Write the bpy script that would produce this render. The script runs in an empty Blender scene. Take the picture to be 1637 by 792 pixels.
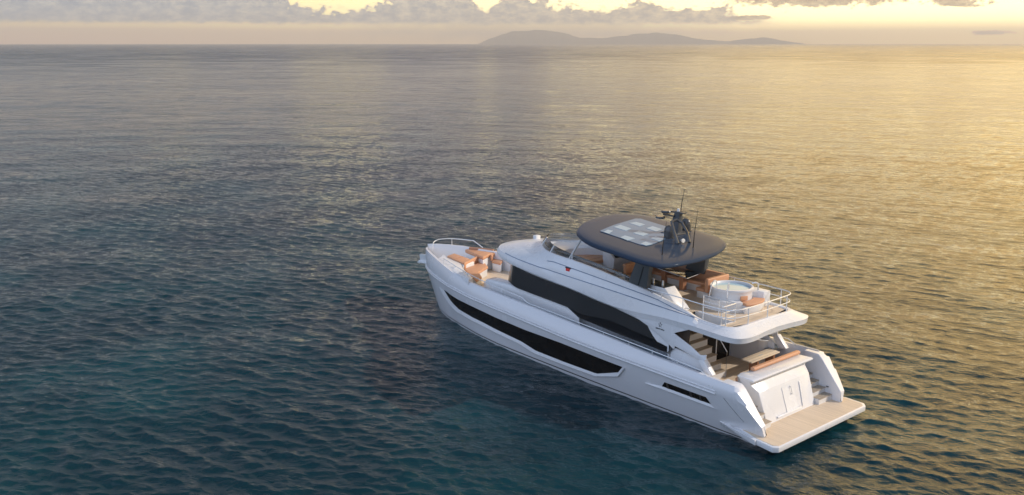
import bpy, bmesh, math, random
import numpy as np
from mathutils import Matrix, Vector
R = math.radians
random.seed(7)
scene = bpy.context.scene

# ------------------------------------------------------------------ camera
cam = bpy.data.cameras.new('camera'); cam_ob = bpy.data.objects.new('camera', cam)
scene.collection.objects.link(cam_ob); scene.camera = cam_ob
cam.sensor_width = 36; cam.lens = 36 * 1462.34 / 1637
cam.clip_start = 0.5; cam.clip_end = 90000
cam_ob.location = (-16.642, 29.230, 14.385)
cam_ob.rotation_euler = (R(90 - 12.6061), 0, R(-40.2534 - 90))

# ------------------------------------------------------------------ sky, sun, exposure
SUN_AZ, SUN_EL = -134.0, 33.0            # degrees, measured from +x towards +y
w = bpy.data.worlds.new('World'); scene.world = w; w.use_nodes = True
nt = w.node_tree; N = nt.nodes; L = nt.links; N.clear()
def node(tree, kind, **kw):
    n = tree.nodes.new(kind)
    for k, v in kw.items(): setattr(n, k, v)
    return n
class G:
    """small helper to write node maths as expressions"""
    def __init__(s, tree): s.t = tree
    def m(s, op, a, b=None, c=None, clamp=False):
        n = node(s.t, 'ShaderNodeMath', operation=op, use_clamp=clamp)
        for i, v in enumerate((a, b, c)):
            if v is None: continue
            if isinstance(v, (int, float)): n.inputs[i].default_value = v
            else: s.t.links.new(v, n.inputs[i])
        return n.outputs[0]
    def step(s, x, a, b):
        n = node(s.t, 'ShaderNodeMapRange', interpolation_type='SMOOTHSTEP')
        n.inputs[1].default_value = a; n.inputs[2].default_value = b
        s.t.links.new(x, n.inputs[0]); return n.outputs[0]
    def mix(s, f, a, b, blend='MIX'):
        n = node(s.t, 'ShaderNodeMix', data_type='RGBA', blend_type=blend)
        for i, v in ((0, f), (6, a), (7, b)):
            if isinstance(v, (int, float)): n.inputs[i].default_value = v
            elif isinstance(v, tuple): n.inputs[i].default_value = (*v, 1)
            else: s.t.links.new(v, n.inputs[i])
        return n.outputs[2]
    def noise(s, vec, scale, detail=5, rough=0.55, dist=0.0):
        n = node(s.t, 'ShaderNodeTexNoise'); n.inputs['Scale'].default_value = scale
        n.inputs['Detail'].default_value = detail; n.inputs['Roughness'].default_value = rough
        n.inputs['Distortion'].default_value = dist
        s.t.links.new(vec, n.inputs['Vector']); return n.outputs['Fac']
    def xyz(s, a, b, c):
        n = node(s.t, 'ShaderNodeCombineXYZ')
        for i, v in enumerate((a, b, c)):
            if isinstance(v, (int, float)): n.inputs[i].default_value = v
            else: s.t.links.new(v, n.inputs[i])
        return n.outputs[0]
    def blob(s, az, el, a0, e0, ra, re):
        """1 inside an ellipse of half axes ra x re degrees round (a0, e0), falling to 0 at its edge and below outside"""
        u = s.m('DIVIDE', s.m('SUBTRACT', az, a0), ra); v = s.m('DIVIDE', s.m('SUBTRACT', el, e0), re)
        return s.m('SUBTRACT', 1.0, s.m('SQRT', s.m('ADD', s.m('MULTIPLY', u, u), s.m('MULTIPLY', v, v))))
g = G(nt)
out = node(nt, 'ShaderNodeOutputWorld'); bg = node(nt, 'ShaderNodeBackground')
L.new(bg.outputs[0], out.inputs[0])
sky = node(nt, 'ShaderNodeTexSky', sky_type='NISHITA', sun_disc=False)
sky.sun_elevation = R(SUN_EL); sky.sun_rotation = R(90 - SUN_AZ)
sky.air_density = 1.0; sky.dust_density = 1.5; sky.ozone_density = 1.5
bg.inputs[1].default_value = 0.11
tc = node(nt, 'ShaderNodeTexCoord'); sp = node(nt, 'ShaderNodeSeparateXYZ')
L.new(tc.outputs['Generated'], sp.inputs[0])
dx, dy, dz = sp.outputs
# compass angle, degrees clockwise of the direction the yacht is seen in, and elevation in degrees
az = g.m('MULTIPLY', g.m('ARCTAN2', dy, dx), -180 / math.pi)
az = g.m('SUBTRACT', az, 40.2534)
az = g.m('SUBTRACT', g.m('MODULO', g.m('ADD', az, 540), 360), 180)       # -180..180
el = g.m('MULTIPLY', g.m('ARCSINE', dz), 180 / math.pi)
p2 = g.xyz(az, g.m('MULTIPLY', el, 2.0), 0.0)
wob = g.m('SUBTRACT', g.noise(p2, 0.55, 7, 0.62), 0.5)
wob2 = g.m('SUBTRACT', g.noise(g.xyz(az, g.m('MULTIPLY', el, 1.6), 7.3), 1.7, 6, 0.6), 0.5)
# clear evening sky behind the clouds: pale gold low down, brightest to the right
right = g.step(az, -34, 30)
far_right = g.step(az, 4, 26)
lowgold = g.mix(right, (12.5, 8.4, 5.2), (20.0, 13.5, 4.4))
gold_hi = g.mix(right, (12.0, 9.8, 4.8), (28.0, 23.0, 12.0))
lowsky = g.mix(g.step(el, 0.2, 1.7), lowgold, gold_hi)
# broad cumulus bank to the left, thinning out to the right, flat grey base a degree above the sea
bank_top = g.m('ADD', 3.7, g.m('MULTIPLY', far_right, -2.6))
bank = g.m('MULTIPLY', g.step(g.m('ADD', el, g.m('MULTIPLY', wob2, 0.35)), 0.95, 1.3),
           g.step(g.m('SUBTRACT', bank_top, g.m('ADD', el, g.m('MULTIPLY', wob, 3.0))), -0.15, 0.3))
bank = g.m('MULTIPLY', bank, g.m('SUBTRACT', 1.0, g.step(g.m('ADD', az, g.m('MULTIPLY', wob, 8.0)), 14.0, 16.5)))
def gap(a0, e0, ra, re, amp=1.8):
    return g.step(g.m('ADD', g.blob(az, el, a0, e0, ra, re), g.m('MULTIPLY', wob2, amp)), -0.1, 0.22)
for a0, e0, ra, re in ((-10.5, 2.75, 3.2, 0.95), (-20.5, 2.75, 1.6, 0.35), (5.0, 2.9, 3.6, 1.05), (-1.6, 2.55, 0.9, 0.6), (10.5, 2.5, 2.6, 0.6), (14.5, 1.9, 1.8, 0.6)):
    bank = g.m('MULTIPLY', bank, g.m('SUBTRACT', 1.0, gap(a0, e0, ra, re)))
# soft haze bank hiding the mountain tops
veil = g.step(g.m('ADD', g.blob(az, el, 1.5, 1.0, 13.0, 0.95), g.m('MULTIPLY', wob, 1.2)), -0.2, 0.75)
shade = g.noise(p2, 1.3, 8, 0.68)
shade = g.step(shade, 0.33, 0.72)
cl_l = g.mix(shade, (3.5, 4.0, 4.6), (6.2, 6.1, 5.8))
cl_r = g.mix(shade, (5.2, 4.5, 3.7), (11.0, 8.8, 5.4))
clcol = g.mix(right, cl_l, cl_r)
v = g.mix(g.m('MULTIPLY', veil, 0.6), lowsky, g.mix(right, (4.4, 4.2, 3.9), (6.2, 5.2, 3.8)))
v = g.mix(bank, v, clcol)
# separate darker clouds high to the right
dark = None
for a0, e0, ra, re in ((18.2, 2.45, 5.2, 0.5), (25.2, 2.25, 1.9, 0.36), (14.2, 1.45, 1.5, 0.16), (27.0, 0.55, 1.2, 0.14)):
    d = g.step(g.m('ADD', g.blob(az, el, a0, e0, ra, re), g.m('MULTIPLY', wob2, 2.2)), -0.05, 0.45)
    dark = d if dark is None else g.m('MAXIMUM', dark, d)
v = g.mix(dark, v, g.mix(shade, (5.0, 3.9, 2.6), (9.5, 7.4, 4.4)))
# higher up the sky turns to the open blue of the sky texture, with a warm glow on the sun's side
nz = g.noise(g.xyz(g.m('MULTIPLY', az, 0.05), g.m('MULTIPLY', el, 0.08), 3.0), 1.5, 5, 0.6)
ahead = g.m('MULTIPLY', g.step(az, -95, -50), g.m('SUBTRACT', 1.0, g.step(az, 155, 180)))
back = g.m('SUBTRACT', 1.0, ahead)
glow = g.m('MULTIPLY', g.step(az, -4, 30), g.m('SUBTRACT', 1.0, g.step(az, 70, 130)))
nn = g.step(nz, 0.36, 0.66)
deck = g.mix(nn, (1.55, 1.7, 2.3), (2.4, 2.5, 3.15))                    # unseen cloud added above the frame, slate to mauve, dimming the water
deck = g.mix(g.step(az, -30, 2), deck, g.mix(nn, (2.9, 2.35, 2.8), (4.7, 3.9, 4.3)))
deck = g.mix(g.step(el, 10, 30), deck, g.mix(nn, (0.62, 0.95, 1.35), (0.95, 1.35, 1.8)))      # darker and bluer overhead, to deepen the near water
upper = g.mix(g.m('MULTIPLY', ahead, g.m('MULTIPLY', 0.92, g.m('SUBTRACT', 1.0, g.step(el, 36, 72)))), sky.outputs[0], deck)
# unseen blue-white brightness added behind the camera as fill for the shaded hull
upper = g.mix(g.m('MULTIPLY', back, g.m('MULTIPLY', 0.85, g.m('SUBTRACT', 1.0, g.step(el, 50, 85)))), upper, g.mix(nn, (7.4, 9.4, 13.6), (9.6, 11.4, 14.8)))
upper = g.mix(g.m('MULTIPLY', glow, g.m('SUBTRACT', 1.0, g.step(el, 14, 62))), upper, g.mix(nn, (16.0, 10.0, 3.6), (30.0, 20.0, 6.6)))
col = g.mix(g.step(el, 2.7, 4.6), v, upper)
col = g.mix(g.step(el, -4.0, -0.5), (2.0, 2.2, 2.4), col)
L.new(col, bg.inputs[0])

sun = bpy.data.lights.new('sun', 'SUN'); sun_ob = bpy.data.objects.new('sun', sun)
scene.collection.objects.link(sun_ob)
sun.energy = 3.0; sun.angle = R(0.6); sun.color = (1.0, 0.93, 0.86)
sd = Vector((math.cos(R(SUN_AZ)) * math.cos(R(SUN_EL)), math.sin(R(SUN_AZ)) * math.cos(R(SUN_EL)), math.sin(R(SUN_EL))))
sun_ob.rotation_euler = sd.to_track_quat('Z', 'Y').to_euler()
sun_ob.location = sd * 60
scene.view_settings.view_transform = 'Standard'; scene.view_settings.look = 'None'
scene.view_settings.gamma = 1; scene.view_settings.exposure = 0.0
scene.view_settings.use_curve_mapping = False

# ------------------------------------------------------------------ materials
def mat(name, base, rough=0.4, metal=0.0, spec=0.5, coat=0.0, var=0.0, vscale=3.0, bump=0.0, bscale=40.0):
    m = bpy.data.materials.new(name); m.use_nodes = True
    t = m.node_tree; b = t.nodes['Principled BSDF']; gg = G(t)
    b.inputs['Base Color'].default_value = (*base, 1); b.inputs['Roughness'].default_value = rough
    b.inputs['Metallic'].default_value = metal; b.inputs['Specular IOR Level'].default_value = spec
    b.inputs['Coat Weight'].default_value = coat; b.inputs['Coat Roughness'].default_value = 0.05
    c = node(t, 'ShaderNodeTexCoord').outputs['Object']
    if var:
        f = gg.noise(c, vscale, 5, 0.6)
        lo = tuple(x * (1 - var) for x in base); hi = tuple(min(1, x * (1 + var)) for x in base)
        t.links.new(gg.mix(f, lo, hi), b.inputs['Base Color'])
        t.links.new(gg.m('ADD', rough - 0.06, gg.m('MULTIPLY', f, 0.12)), b.inputs['Roughness'])
    if bump:
        bn = node(t, 'ShaderNodeBump'); bn.inputs['Strength'].default_value = bump; bn.inputs['Distance'].default_value = 0.01
        t.links.new(gg.noise(c, bscale, 4), bn.inputs['Height']); t.links.new(bn.outputs[0], b.inputs['Normal'])
    return m
def teak(name, base, along='X', width=0.075):
    m = mat(name, base, 0.6); t = m.node_tree; b = t.nodes['Principled BSDF']; gg = G(t)
    c = node(t, 'ShaderNodeTexCoord').outputs['Object']; s = node(t, 'ShaderNodeSeparateXYZ'); t.links.new(c, s.inputs[0])
    u = s.outputs[1] if along == 'X' else s.outputs[0]
    q = gg.m('DIVIDE', u, width); fr = gg.m('FRACT', q); cell = gg.m('FLOOR', q)
    seam = gg.m('LESS_THAN', fr, 0.13)
    lng = s.outputs[0] if along == 'X' else s.outputs[1]
    grain = gg.noise(gg.xyz(gg.m('MULTIPLY', lng, 1.2), gg.m('MULTIPLY', u, 30), cell), 1.5, 5, 0.65)
    wn = node(t, 'ShaderNodeTexWhiteNoise', noise_dimensions='1D'); t.links.new(cell, wn.inputs['W'])
    tone = gg.m('ADD', 0.86, gg.m('ADD', gg.m('MULTIPLY', wn.outputs[0], 0.14), gg.m('MULTIPLY', grain, 0.14)))
    col = gg.mix(1.0, base, gg.xyz(tone, tone, tone), 'MULTIPLY')
    col = gg.mix(seam, col, tuple(x * 0.62 for x in base))
    t.links.new(col, b.inputs['Base Color']); return m
def glass(name, tint, alpha, rough=0.02):
    m = bpy.data.materials.new(name); m.use_nodes = True; t = m.node_tree; t.nodes.clear()
    o = node(t, 'ShaderNodeOutputMaterial'); mx = node(t, 'ShaderNodeMixShader'); fr = node(t, 'ShaderNodeFresnel')
    fr.inputs[0].default_value = 1.45
    tr = node(t, 'ShaderNodeBsdfTransparent'); tr.inputs[0].default_value = (*tint, 1)
    gl = node(t, 'ShaderNodeBsdfGlossy'); gl.inputs['Roughness'].default_value = rough
    gg = G(t); f = gg.m('ADD', gg.m('MULTIPLY', fr.outputs[0], 0.9), alpha, clamp=True)
    t.links.new(f, mx.inputs[0]); t.links.new(tr.outputs[0], mx.inputs[1]); t.links.new(gl.outputs[0], mx.inputs[2])
    t.links.new(mx.outputs[0], o.inputs[0]); return m
M = dict(
    white=mat('white_gelcoat', (0.73, 0.735, 0.75), 0.28, coat=0.3, var=0.02, vscale=0.8),
    hull=mat('hull_gelcoat', (0.73, 0.73, 0.75), 0.26, coat=0.35, var=0.025, vscale=0.5),
    inner=mat('inner_moulding', (0.66, 0.65, 0.64), 0.45, var=0.03),
    teak=teak('teak_deck', (0.70, 0.56, 0.41)),
    teakx=teak('teak_crosswise', (0.70, 0.56, 0.41), along='Y'),
    stepteak=teak('step_teak', (0.40, 0.33, 0.25), along='Y'),
    table=teak('pale_table_wood', (0.74, 0.62, 0.47), along='Y', width=0.2),
    steel=mat('polished_steel', (0.80, 0.81, 0.82), 0.25, metal=0.35),
    black=mat('black_paint', (0.012, 0.012, 0.013), 0.35),
    window=mat('tinted_window', (0.011, 0.0095, 0.009), 0.06, spec=0.35, var=0.1, vscale=0.3),
    cabin_glass=mat('smoked_cabin_glass', (0.014, 0.015, 0.017), 0.07, spec=0.4, var=0.1, vscale=0.3),
    deep=mat('near_black_trim', (0.006, 0.007, 0.009), 0.3, spec=0.2),  # near-black finish of the lower glass strip
    roof=mat('slate_grey_paint', (0.040, 0.058, 0.090), 0.10, spec=0.014, var=0.06, vscale=0.7),
    roofedge=mat('slate_grey_satin', (0.06, 0.066, 0.074), 0.35, var=0.05),
    pillar=mat('grey_pillar_paint', (0.085, 0.095, 0.10), 0.4, var=0.04),
    leather=mat('tan_leather', (0.60, 0.315, 0.18), 0.55, var=0.06, vscale=6, bump=0.25, bscale=60),
    leatherdk=mat('brown_leather', (0.40, 0.19, 0.11), 0.5, var=0.06, vscale=6),
    wood=mat('warm_wood', (0.36, 0.17, 0.09), 0.4, var=0.15, vscale=9),
    sky_glass=mat('skylight_glass', (0.12, 0.21, 0.32), 0.12, spec=0.04, var=0.05),
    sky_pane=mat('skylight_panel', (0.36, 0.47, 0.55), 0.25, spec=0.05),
    grille=mat('grey_grille', (0.16, 0.2, 0.24), 0.5),
    dome=mat('grey_dome', (0.055, 0.058, 0.062), 0.25, coat=0.3),
    screen=mat('dark_screen', (0.02, 0.025, 0.03), 0.1),
    brown=mat('dark_veneer', (0.075, 0.055, 0.042), 0.35, var=0.15, vscale=5),
    line=mat('crease_shade_blue_grey', (0.20, 0.26, 0.36), 0.35),  # shade colour painted along the shell creases
    slotbar=mat('dark_brown_bar', (0.045, 0.038, 0.034), 0.35),
    red=mat('red_lens', (0.75, 0.06, 0.05), 0.25),
    rub=mat('rub_rail_grey', (0.36, 0.40, 0.46), 0.3),
    stain=mat('sea_stained_bottom', (0.24, 0.22, 0.20), 0.5, var=0.2),
    glass=glass('clear_glass', (0.90, 0.92, 0.93), 0.06),
    tglass=glass('table_glass', (0.55, 0.62, 0.68), 0.30),
)
tw = mat('tub_water', (0.44, 0.63, 0.70), 0.06, spec=0.5, bump=0.3, bscale=5); M['tub'] = tw

# ------------------------------------------------------------------ object helpers
def place(o, parent):
    scene.collection.objects.link(o)
    if parent is not None:
        o.parent = parent; o.matrix_parent_inverse = Matrix.Translation(world_loc(parent)).inverted()
    return o
def world_loc(o):
    v = o.location.copy()
    if o.parent is not None:
        v = world_loc(o.parent) + o.matrix_parent_inverse.translation + v
    return v
def obj(name, V, F, m, parent=None, smooth=True, angle=38, sol=None, bev=None):
    me = bpy.data.meshes.new(name); me.from_pydata([tuple(map(float, p)) for p in V], [], F); me.validate()
    bm = bmesh.new(); bm.from_mesh(me)
    bmesh.ops.remove_doubles(bm, verts=bm.verts, dist=1e-5)
    bmesh.ops.recalc_face_normals(bm, faces=bm.faces)
    if bev:
        es = [e for e in bm.edges if len(e.link_faces) == 2 and e.calc_face_angle(0) > R(35)]
        bmesh.ops.bevel(bm, geom=es, offset=bev[0], segments=bev[1], profile=0.5, affect='EDGES', clamp_overlap=True)
    bm.to_mesh(me); bm.free()
    o = bpy.data.objects.new(name, me); me.materials.append(m)
    if smooth:
        me.polygons.foreach_set('use_smooth', [True] * len(me.polygons)); me.set_sharp_from_angle(angle=R(angle))
    place(o, parent)
    if sol:
        md = o.modifiers.new('thickness', 'SOLIDIFY'); md.thickness = sol; md.offset = 0
    return o
def merge(*parts):
    V, F = [], []
    for v, f in parts:
        k = len(V); V += list(v); F += [tuple(i + k for i in q) for q in f]
    return V, F
def box(x0, x1, y0, y1, z0, z1):
    V = [(x, y, z) for x in (x0, x1) for y in (y0, y1) for z in (z0, z1)]
    return V, [(0, 1, 3, 2), (4, 6, 7, 5), (0, 4, 5, 1), (2, 3, 7, 6), (0, 2, 6, 4), (1, 5, 7, 3)]
def prism(poly, d):
    """closed polygon of 3-D points pushed along vector d"""
    n = len(poly); a = [Vector(p) for p in poly]; d = Vector(d); b = [p + d for p in a]
    F = [tuple(range(n)), tuple(range(2 * n - 1, n - 1, -1))]
    F += [(i, (i + 1) % n, n + (i + 1) % n, n + i) for i in range(n)]
    return [tuple(p) for p in a + b], F
def slab(poly, z0, z1):
    """plan polygon (x, y) extruded between two heights"""
    return prism([(p[0], p[1], z0) for p in poly], (0, 0, z1 - z0))
def loft(rings, closed=False, loop=False):
    n = len(rings[0]); V = [tuple(p) for r in rings for p in r]; F = []
    k = len(rings)
    for i in range(k if loop else k - 1):
        a, b = i * n, ((i + 1) % k) * n
        for j in range(n if closed else n - 1):
            F.append((a + j, a + (j + 1) % n, b + (j + 1) % n, b + j))
    return V, F
def tube(path, r, n=8, cap=True):
    P = [Vector(p) for p in path]; rings = []; up = Vector((0, 0, 1))
    for i, p in enumerate(P):
        t = ((P[i] - P[i - 1]).normalized() if i else Vector()) + ((P[i + 1] - P[i]).normalized() if i < len(P) - 1 else Vector())
        t.normalize(); a = t.cross(up)
        if a.length < 0.05: a = t.cross(Vector((1, 0, 0)))
        a.normalize(); b = a.cross(t)
        rr = r[i] if isinstance(r, (list, tuple)) else r
        rings.append([p + (a * math.cos(2 * math.pi * k / n) + b * math.sin(2 * math.pi * k / n)) * rr for k in range(n)])
    V, F = loft(rings, closed=True)
    if cap: F += [tuple(range(n)), tuple(range(len(V) - n, len(V)))]
    return V, F
def smooth_path(P, sub=6, closed=False):
    P = [Vector(p) for p in P]; n = len(P); O = []
    for i in range(n if closed else n - 1):
        a = P[(i - 1) % n] if (closed or i) else P[0]; b = P[i]; c = P[(i + 1) % n]
        d = P[(i + 2) % n] if (closed or i + 2 < n) else P[-1]
        for k in range(sub):
            t = k / sub
            O.append(0.5 * ((2 * b) + (c - a) * t + (2 * a - 5 * b + 4 * c - d) * t * t + (3 * b - a - 3 * c + d) * t ** 3))
    if not closed: O.append(P[-1])
    return O
def lathe(prof, c, n=32):
    rings = [[(c[0] + r * math.cos(2 * math.pi * k / n), c[1] + r * math.sin(2 * math.pi * k / n), c[2] + z) for k in range(n)] for r, z in prof]
    V, F = loft(rings, closed=True)
    if prof[0][0] > 1e-4: F.append(tuple(range(n)))
    if prof[-1][0] > 1e-4: F.append(tuple(range(len(V) - n, len(V))))
    return V, F
def mir(VF):
    V, F = VF
    return [(x, -y, z) for x, y, z in V], [tuple(reversed(f)) for f in F]
def thing(name, loc, label, cat, group=None):
    o = bpy.data.objects.new(name, None); o.empty_display_size = 0.3; o.location = loc
    o['label'] = label; o['category'] = cat
    if group: o['group'] = group
    scene.collection.objects.link(o); return o
def along(path, s):
    """point at fraction s of a poly-line's length"""
    P = [Vector(p) for p in path]; d = [0]
    for i in range(1, len(P)): d.append(d[-1] + (P[i] - P[i - 1]).length)
    t = s * d[-1]
    for i in range(1, len(P)):
        if d[i] >= t: return P[i - 1].lerp(P[i], (t - d[i - 1]) / max(1e-6, d[i] - d[i - 1]))
    return P[-1]
def rail(name, path, parent, posts=(), r=0.022, mids=()):
    """a tube rail with its stanchions (each a sub-part reaching down by its own height)"""
    h = obj(name, *merge(tube(path, r), *[tube(q, r * 0.8) for q in mids]), M['steel'], parent)
    for p, hgt in posts:
        obj('post', *tube([(p[0], p[1], p[2]), (p[0], p[1], p[2] - hgt)], r * 0.9, 6), M['steel'], h)
    return h

# ------------------------------------------------------------------ the sea
def sea():
    rng = np.random.default_rng(11)
    cx, cy = -16.6, 29.2
    # a sheet whose cells widen with distance: fine near the yacht, coarse out to the horizon
    r = [0.0, 6.0]
    while r[-1] < 900: r.append(r[-1] + max(0.10, r[-1] * 0.0030))
    fine = len(r)
    while r[-1] < 12000: r.append(min(12000, r[-1] * 1.12))
    r = np.array(r)
    a0, a1 = math.radians(-40.25 - 44), math.radians(-40.25 + 44)
    a = np.concatenate([np.linspace(a0, a1, 1150), np.linspace(a1, a0 + 2 * math.pi, 60)[1:-1]])
    A, Rr = np.meshgrid(a, r); X = cx + Rr * np.cos(A); Y = cy + Rr * np.sin(A)
    Z = np.zeros_like(X); wind = math.radians(-62)
    DX = np.zeros_like(X); DY = np.zeros_like(X)
    near = Rr[:, 0] < 905
    xs, ys = X[near], Y[near]
    z = np.zeros_like(xs); ddx = np.zeros_like(xs); ddy = np.zeros_like(xs)
    gx, gy = xs + 14 * np.sin(ys * 0.037 + 0.7) + 5 * np.sin(ys * 0.11), ys + 11 * np.sin(xs * 0.029 + 2.1) + 4 * np.sin(xs * 0.093)
    calm = 0.82 + 0.20 * np.sin(gx * 0.043 + 1.3) * np.sin(gy * 0.052) + 0.13 * np.sin(gx * 0.121 + gy * 0.07) + 0.10 * np.sin(gy * 0.23 - gx * 0.16 + 0.4)
    for i in range(106):
        lam = 0.30 * (1.35 / 0.30) ** rng.random() if i < 80 else 3.0 * (22 / 3.0) ** rng.random()
        th = wind + rng.normal(0, 0.52); k = 2 * math.pi / lam
        amp = 0.0060 * lam ** 0.95 * rng.uniform(0.55, 1.2)
        if i >= 80: amp *= 0.15
        amp = amp * np.clip(1.35 - Rr[near] * 0.0037 / (lam * 0.55), 0, 1)
        ph = k * (xs * math.cos(th) + ys * math.sin(th)) + rng.random() * 6.28
        c, s = np.cos(ph), np.sin(ph)
        z += amp * c * calm; ddx -= amp * s * math.cos(th) * 0.95; ddy -= amp * s * math.sin(th) * 0.95
    fade = np.clip((900 - Rr[near]) / 350, 0, 1)
    Z[near] = z * fade; X[near] += ddx * fade; Y[near] += ddy * fade
    nr, na = Rr.shape
    V = np.stack([X, Y, Z], -1).reshape(-1, 3).astype(np.float32)
    i, j = np.meshgrid(np.arange(nr - 1), np.arange(na), indexing='ij'); j2 = (j + 1) % na
    F = np.stack([i * na + j, (i + 1) * na + j, (i + 1) * na + j2, i * na + j2], -1).reshape(-1, 4).astype(np.int32)
    me = bpy.data.meshes.new('sea'); me.vertices.add(len(V)); me.vertices.foreach_set('co', V.ravel())
    me.loops.add(F.size); me.loops.foreach_set('vertex_index', F.ravel())
    me.polygons.add(len(F)); me.polygons.foreach_set('loop_start', np.arange(0, F.size, 4, dtype=np.int32))
    me.polygons.foreach_set('use_smooth', np.ones(len(F), dtype=bool))
    me.update(calc_edges=True); me.validate()
    m = bpy.data.materials.new('sea_water'); m.use_nodes = True; t = m.node_tree; gg = G(t); b = t.nodes['Principled BSDF']
    geo = node(t, 'ShaderNodeNewGeometry'); s = node(t, 'ShaderNodeSeparateXYZ'); t.links.new(geo.outputs['Position'], s.inputs[0])
    # wind direction frame: crests lie across it
    cw, sw = math.cos(wind), math.sin(wind)
    u = gg.m('ADD', gg.m('MULTIPLY', s.outputs[0], cw), gg.m('MULTIPLY', s.outputs[1], sw))
    v_ = gg.m('SUBTRACT', gg.m('MULTIPLY', s.outputs[1], cw), gg.m('MULTIPLY', s.outputs[0], sw))
    p = gg.xyz(u, gg.m('MULTIPLY', v_, 0.55), 0.0)
    h1 = gg.noise(p, 4.2, 4, 0.6, 0.4); h2 = gg.noise(p, 1.1, 4, 0.55, 0.3); h3 = gg.noise(p, 0.12, 4, 0.6)
    cd = node(t, 'ShaderNodeVectorMath', operation='DISTANCE'); t.links.new(geo.outputs['Position'], cd.inputs[0]); cd.inputs[1].default_value = (cx, cy, 14)
    farw = gg.step(cd.outputs['Value'], 120, 900)
    h4 = gg.noise(p, 0.022, 5, 0.65)
    hh = gg.m('ADD', gg.m('MULTIPLY', h1, 0.055), gg.m('ADD', gg.m('MULTIPLY', h2, 0.11), gg.m('ADD', gg.m('MULTIPLY', h3, 0.7), gg.m('MULTIPLY', h4, gg.m('MULTIPLY', farw, 4.5)))))
    bn = node(t, 'ShaderNodeBump'); bn.inputs['Strength'].default_value = 1.0; bn.inputs['Distance'].default_value = 1.0
    t.links.new(hh, bn.inputs['Height']); t.links.new(bn.outputs[0], b.inputs['Normal'])
    patch = gg.step(gg.noise(geo.outputs['Position'], 0.09, 4, 0.6), 0.40, 0.68)
    t.links.new(gg.mix(patch, (0.0025, 0.024, 0.034), (0.0035, 0.043, 0.054)), b.inputs['Base Color'])
    # far off, the ripples are too small to draw one by one: they blur the reflection instead
    far = gg.step(cd.outputs['Value'], 60, 1200)
    cat = gg.step(gg.noise(gg.xyz(gg.m('MULTIPLY', u, 2.2), v_, 0.0), 0.013, 4, 0.6, 0.8), 0.36, 0.66)         # wind patches and slicks
    t.links.new(gg.m('ADD', 0.035, gg.m('MULTIPLY', gg.m('ADD', far, 0.06), gg.m('ADD', 0.10, gg.m('MULTIPLY', cat, 0.16)))), b.inputs['Roughness']); b.inputs['IOR'].default_value = 1.333
    me.materials.append(m)
    o = bpy.data.objects.new('water', me); scene.collection.objects.link(o); o['kind'] = 'structure'
sea()

# ------------------------------------------------------------------ mountains on the horizon
def hills(prof, dist, depth, seed):
    """a ridge of land: profile of (compass degrees right of the view, height in m), with rounded flanks and gullies"""
    rng = np.random.default_rng(seed); a = np.linspace(prof[0][0], prof[-1][0], 160)
    h = np.interp(a, [p[0] for p in prof], [p[1] for p in prof])
    for k in (3, 7, 13): h *= 1 + 0.10 / k * np.sin(a * k * 1.3 + rng.random() * 6)
    rows = []
    for t in np.linspace(-1, 1, 25):
        d = dist + depth * t; f = (1 - abs(t) ** 1.4)
        gul = 1 + 0.05 * np.sin(a * 6 + 3 * t + seed) + 0.02 * np.sin(a * 17 - 5 * t)
        th = np.radians(-40.2534 - a)
        rows.append([(-16.6 + d * math.cos(q), 29.2 + d * math.sin(q), max(-3.0, hh * f * (gg if abs(t) > 0.1 else 1.0) - 3)) for q, hh, gg in zip(th, h, gul)])
    V, F = loft(rows)
    m = mat('forested_land', (0.07, 0.085, 0.06), 0.9, var=0.4, vscale=0.004)
    o = obj('hills', V, F, m); o['kind'] = 'structure'
def scaled(P, k): return [(a, h * k) for a, h in P]
hills(scaled([(-2.1, 3), (-1.4, 60), (-0.6, 115), (0.2, 150), (1.2, 160), (2.4, 158), (3.3, 120), (4.2, 75), (5.4, 70), (6.2, 85), (6.9, 98)], 1.04), 11300, 700, 2)
hills(scaled([(5.0, 3), (6.6, 80), (7.6, 125), (8.7, 130), (9.8, 118), (10.7, 80), (11.8, 50), (13.0, 36), (14.2, 66), (15.0, 80), (15.7, 60), (16.6, 28), (17.6, 3)], 1.04), 11500, 600, 5)

# ------------------------------------------------------------------ evening haze over the sea
hz = obj('haze', *box(-12500, 12500, -12500, 12500, -2.2, 185), bpy.data.materials.new('haze'), None, smooth=False)
hz['kind'] = 'stuff'; hm = hz.data.materials[0]; hm.use_nodes = True; hm.node_tree.nodes.clear()
ho = node(hm.node_tree, 'ShaderNodeOutputMaterial'); hv = node(hm.node_tree, 'ShaderNodeVolumePrincipled')
hv.inputs['Color'].default_value = (0.93, 0.90, 0.88, 1); hv.inputs['Density'].default_value = 1.6e-4; hv.inputs['Anisotropy'].default_value = 0.2
hm.node_tree.links.new(hv.outputs[0], ho.inputs['Volume'])

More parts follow.
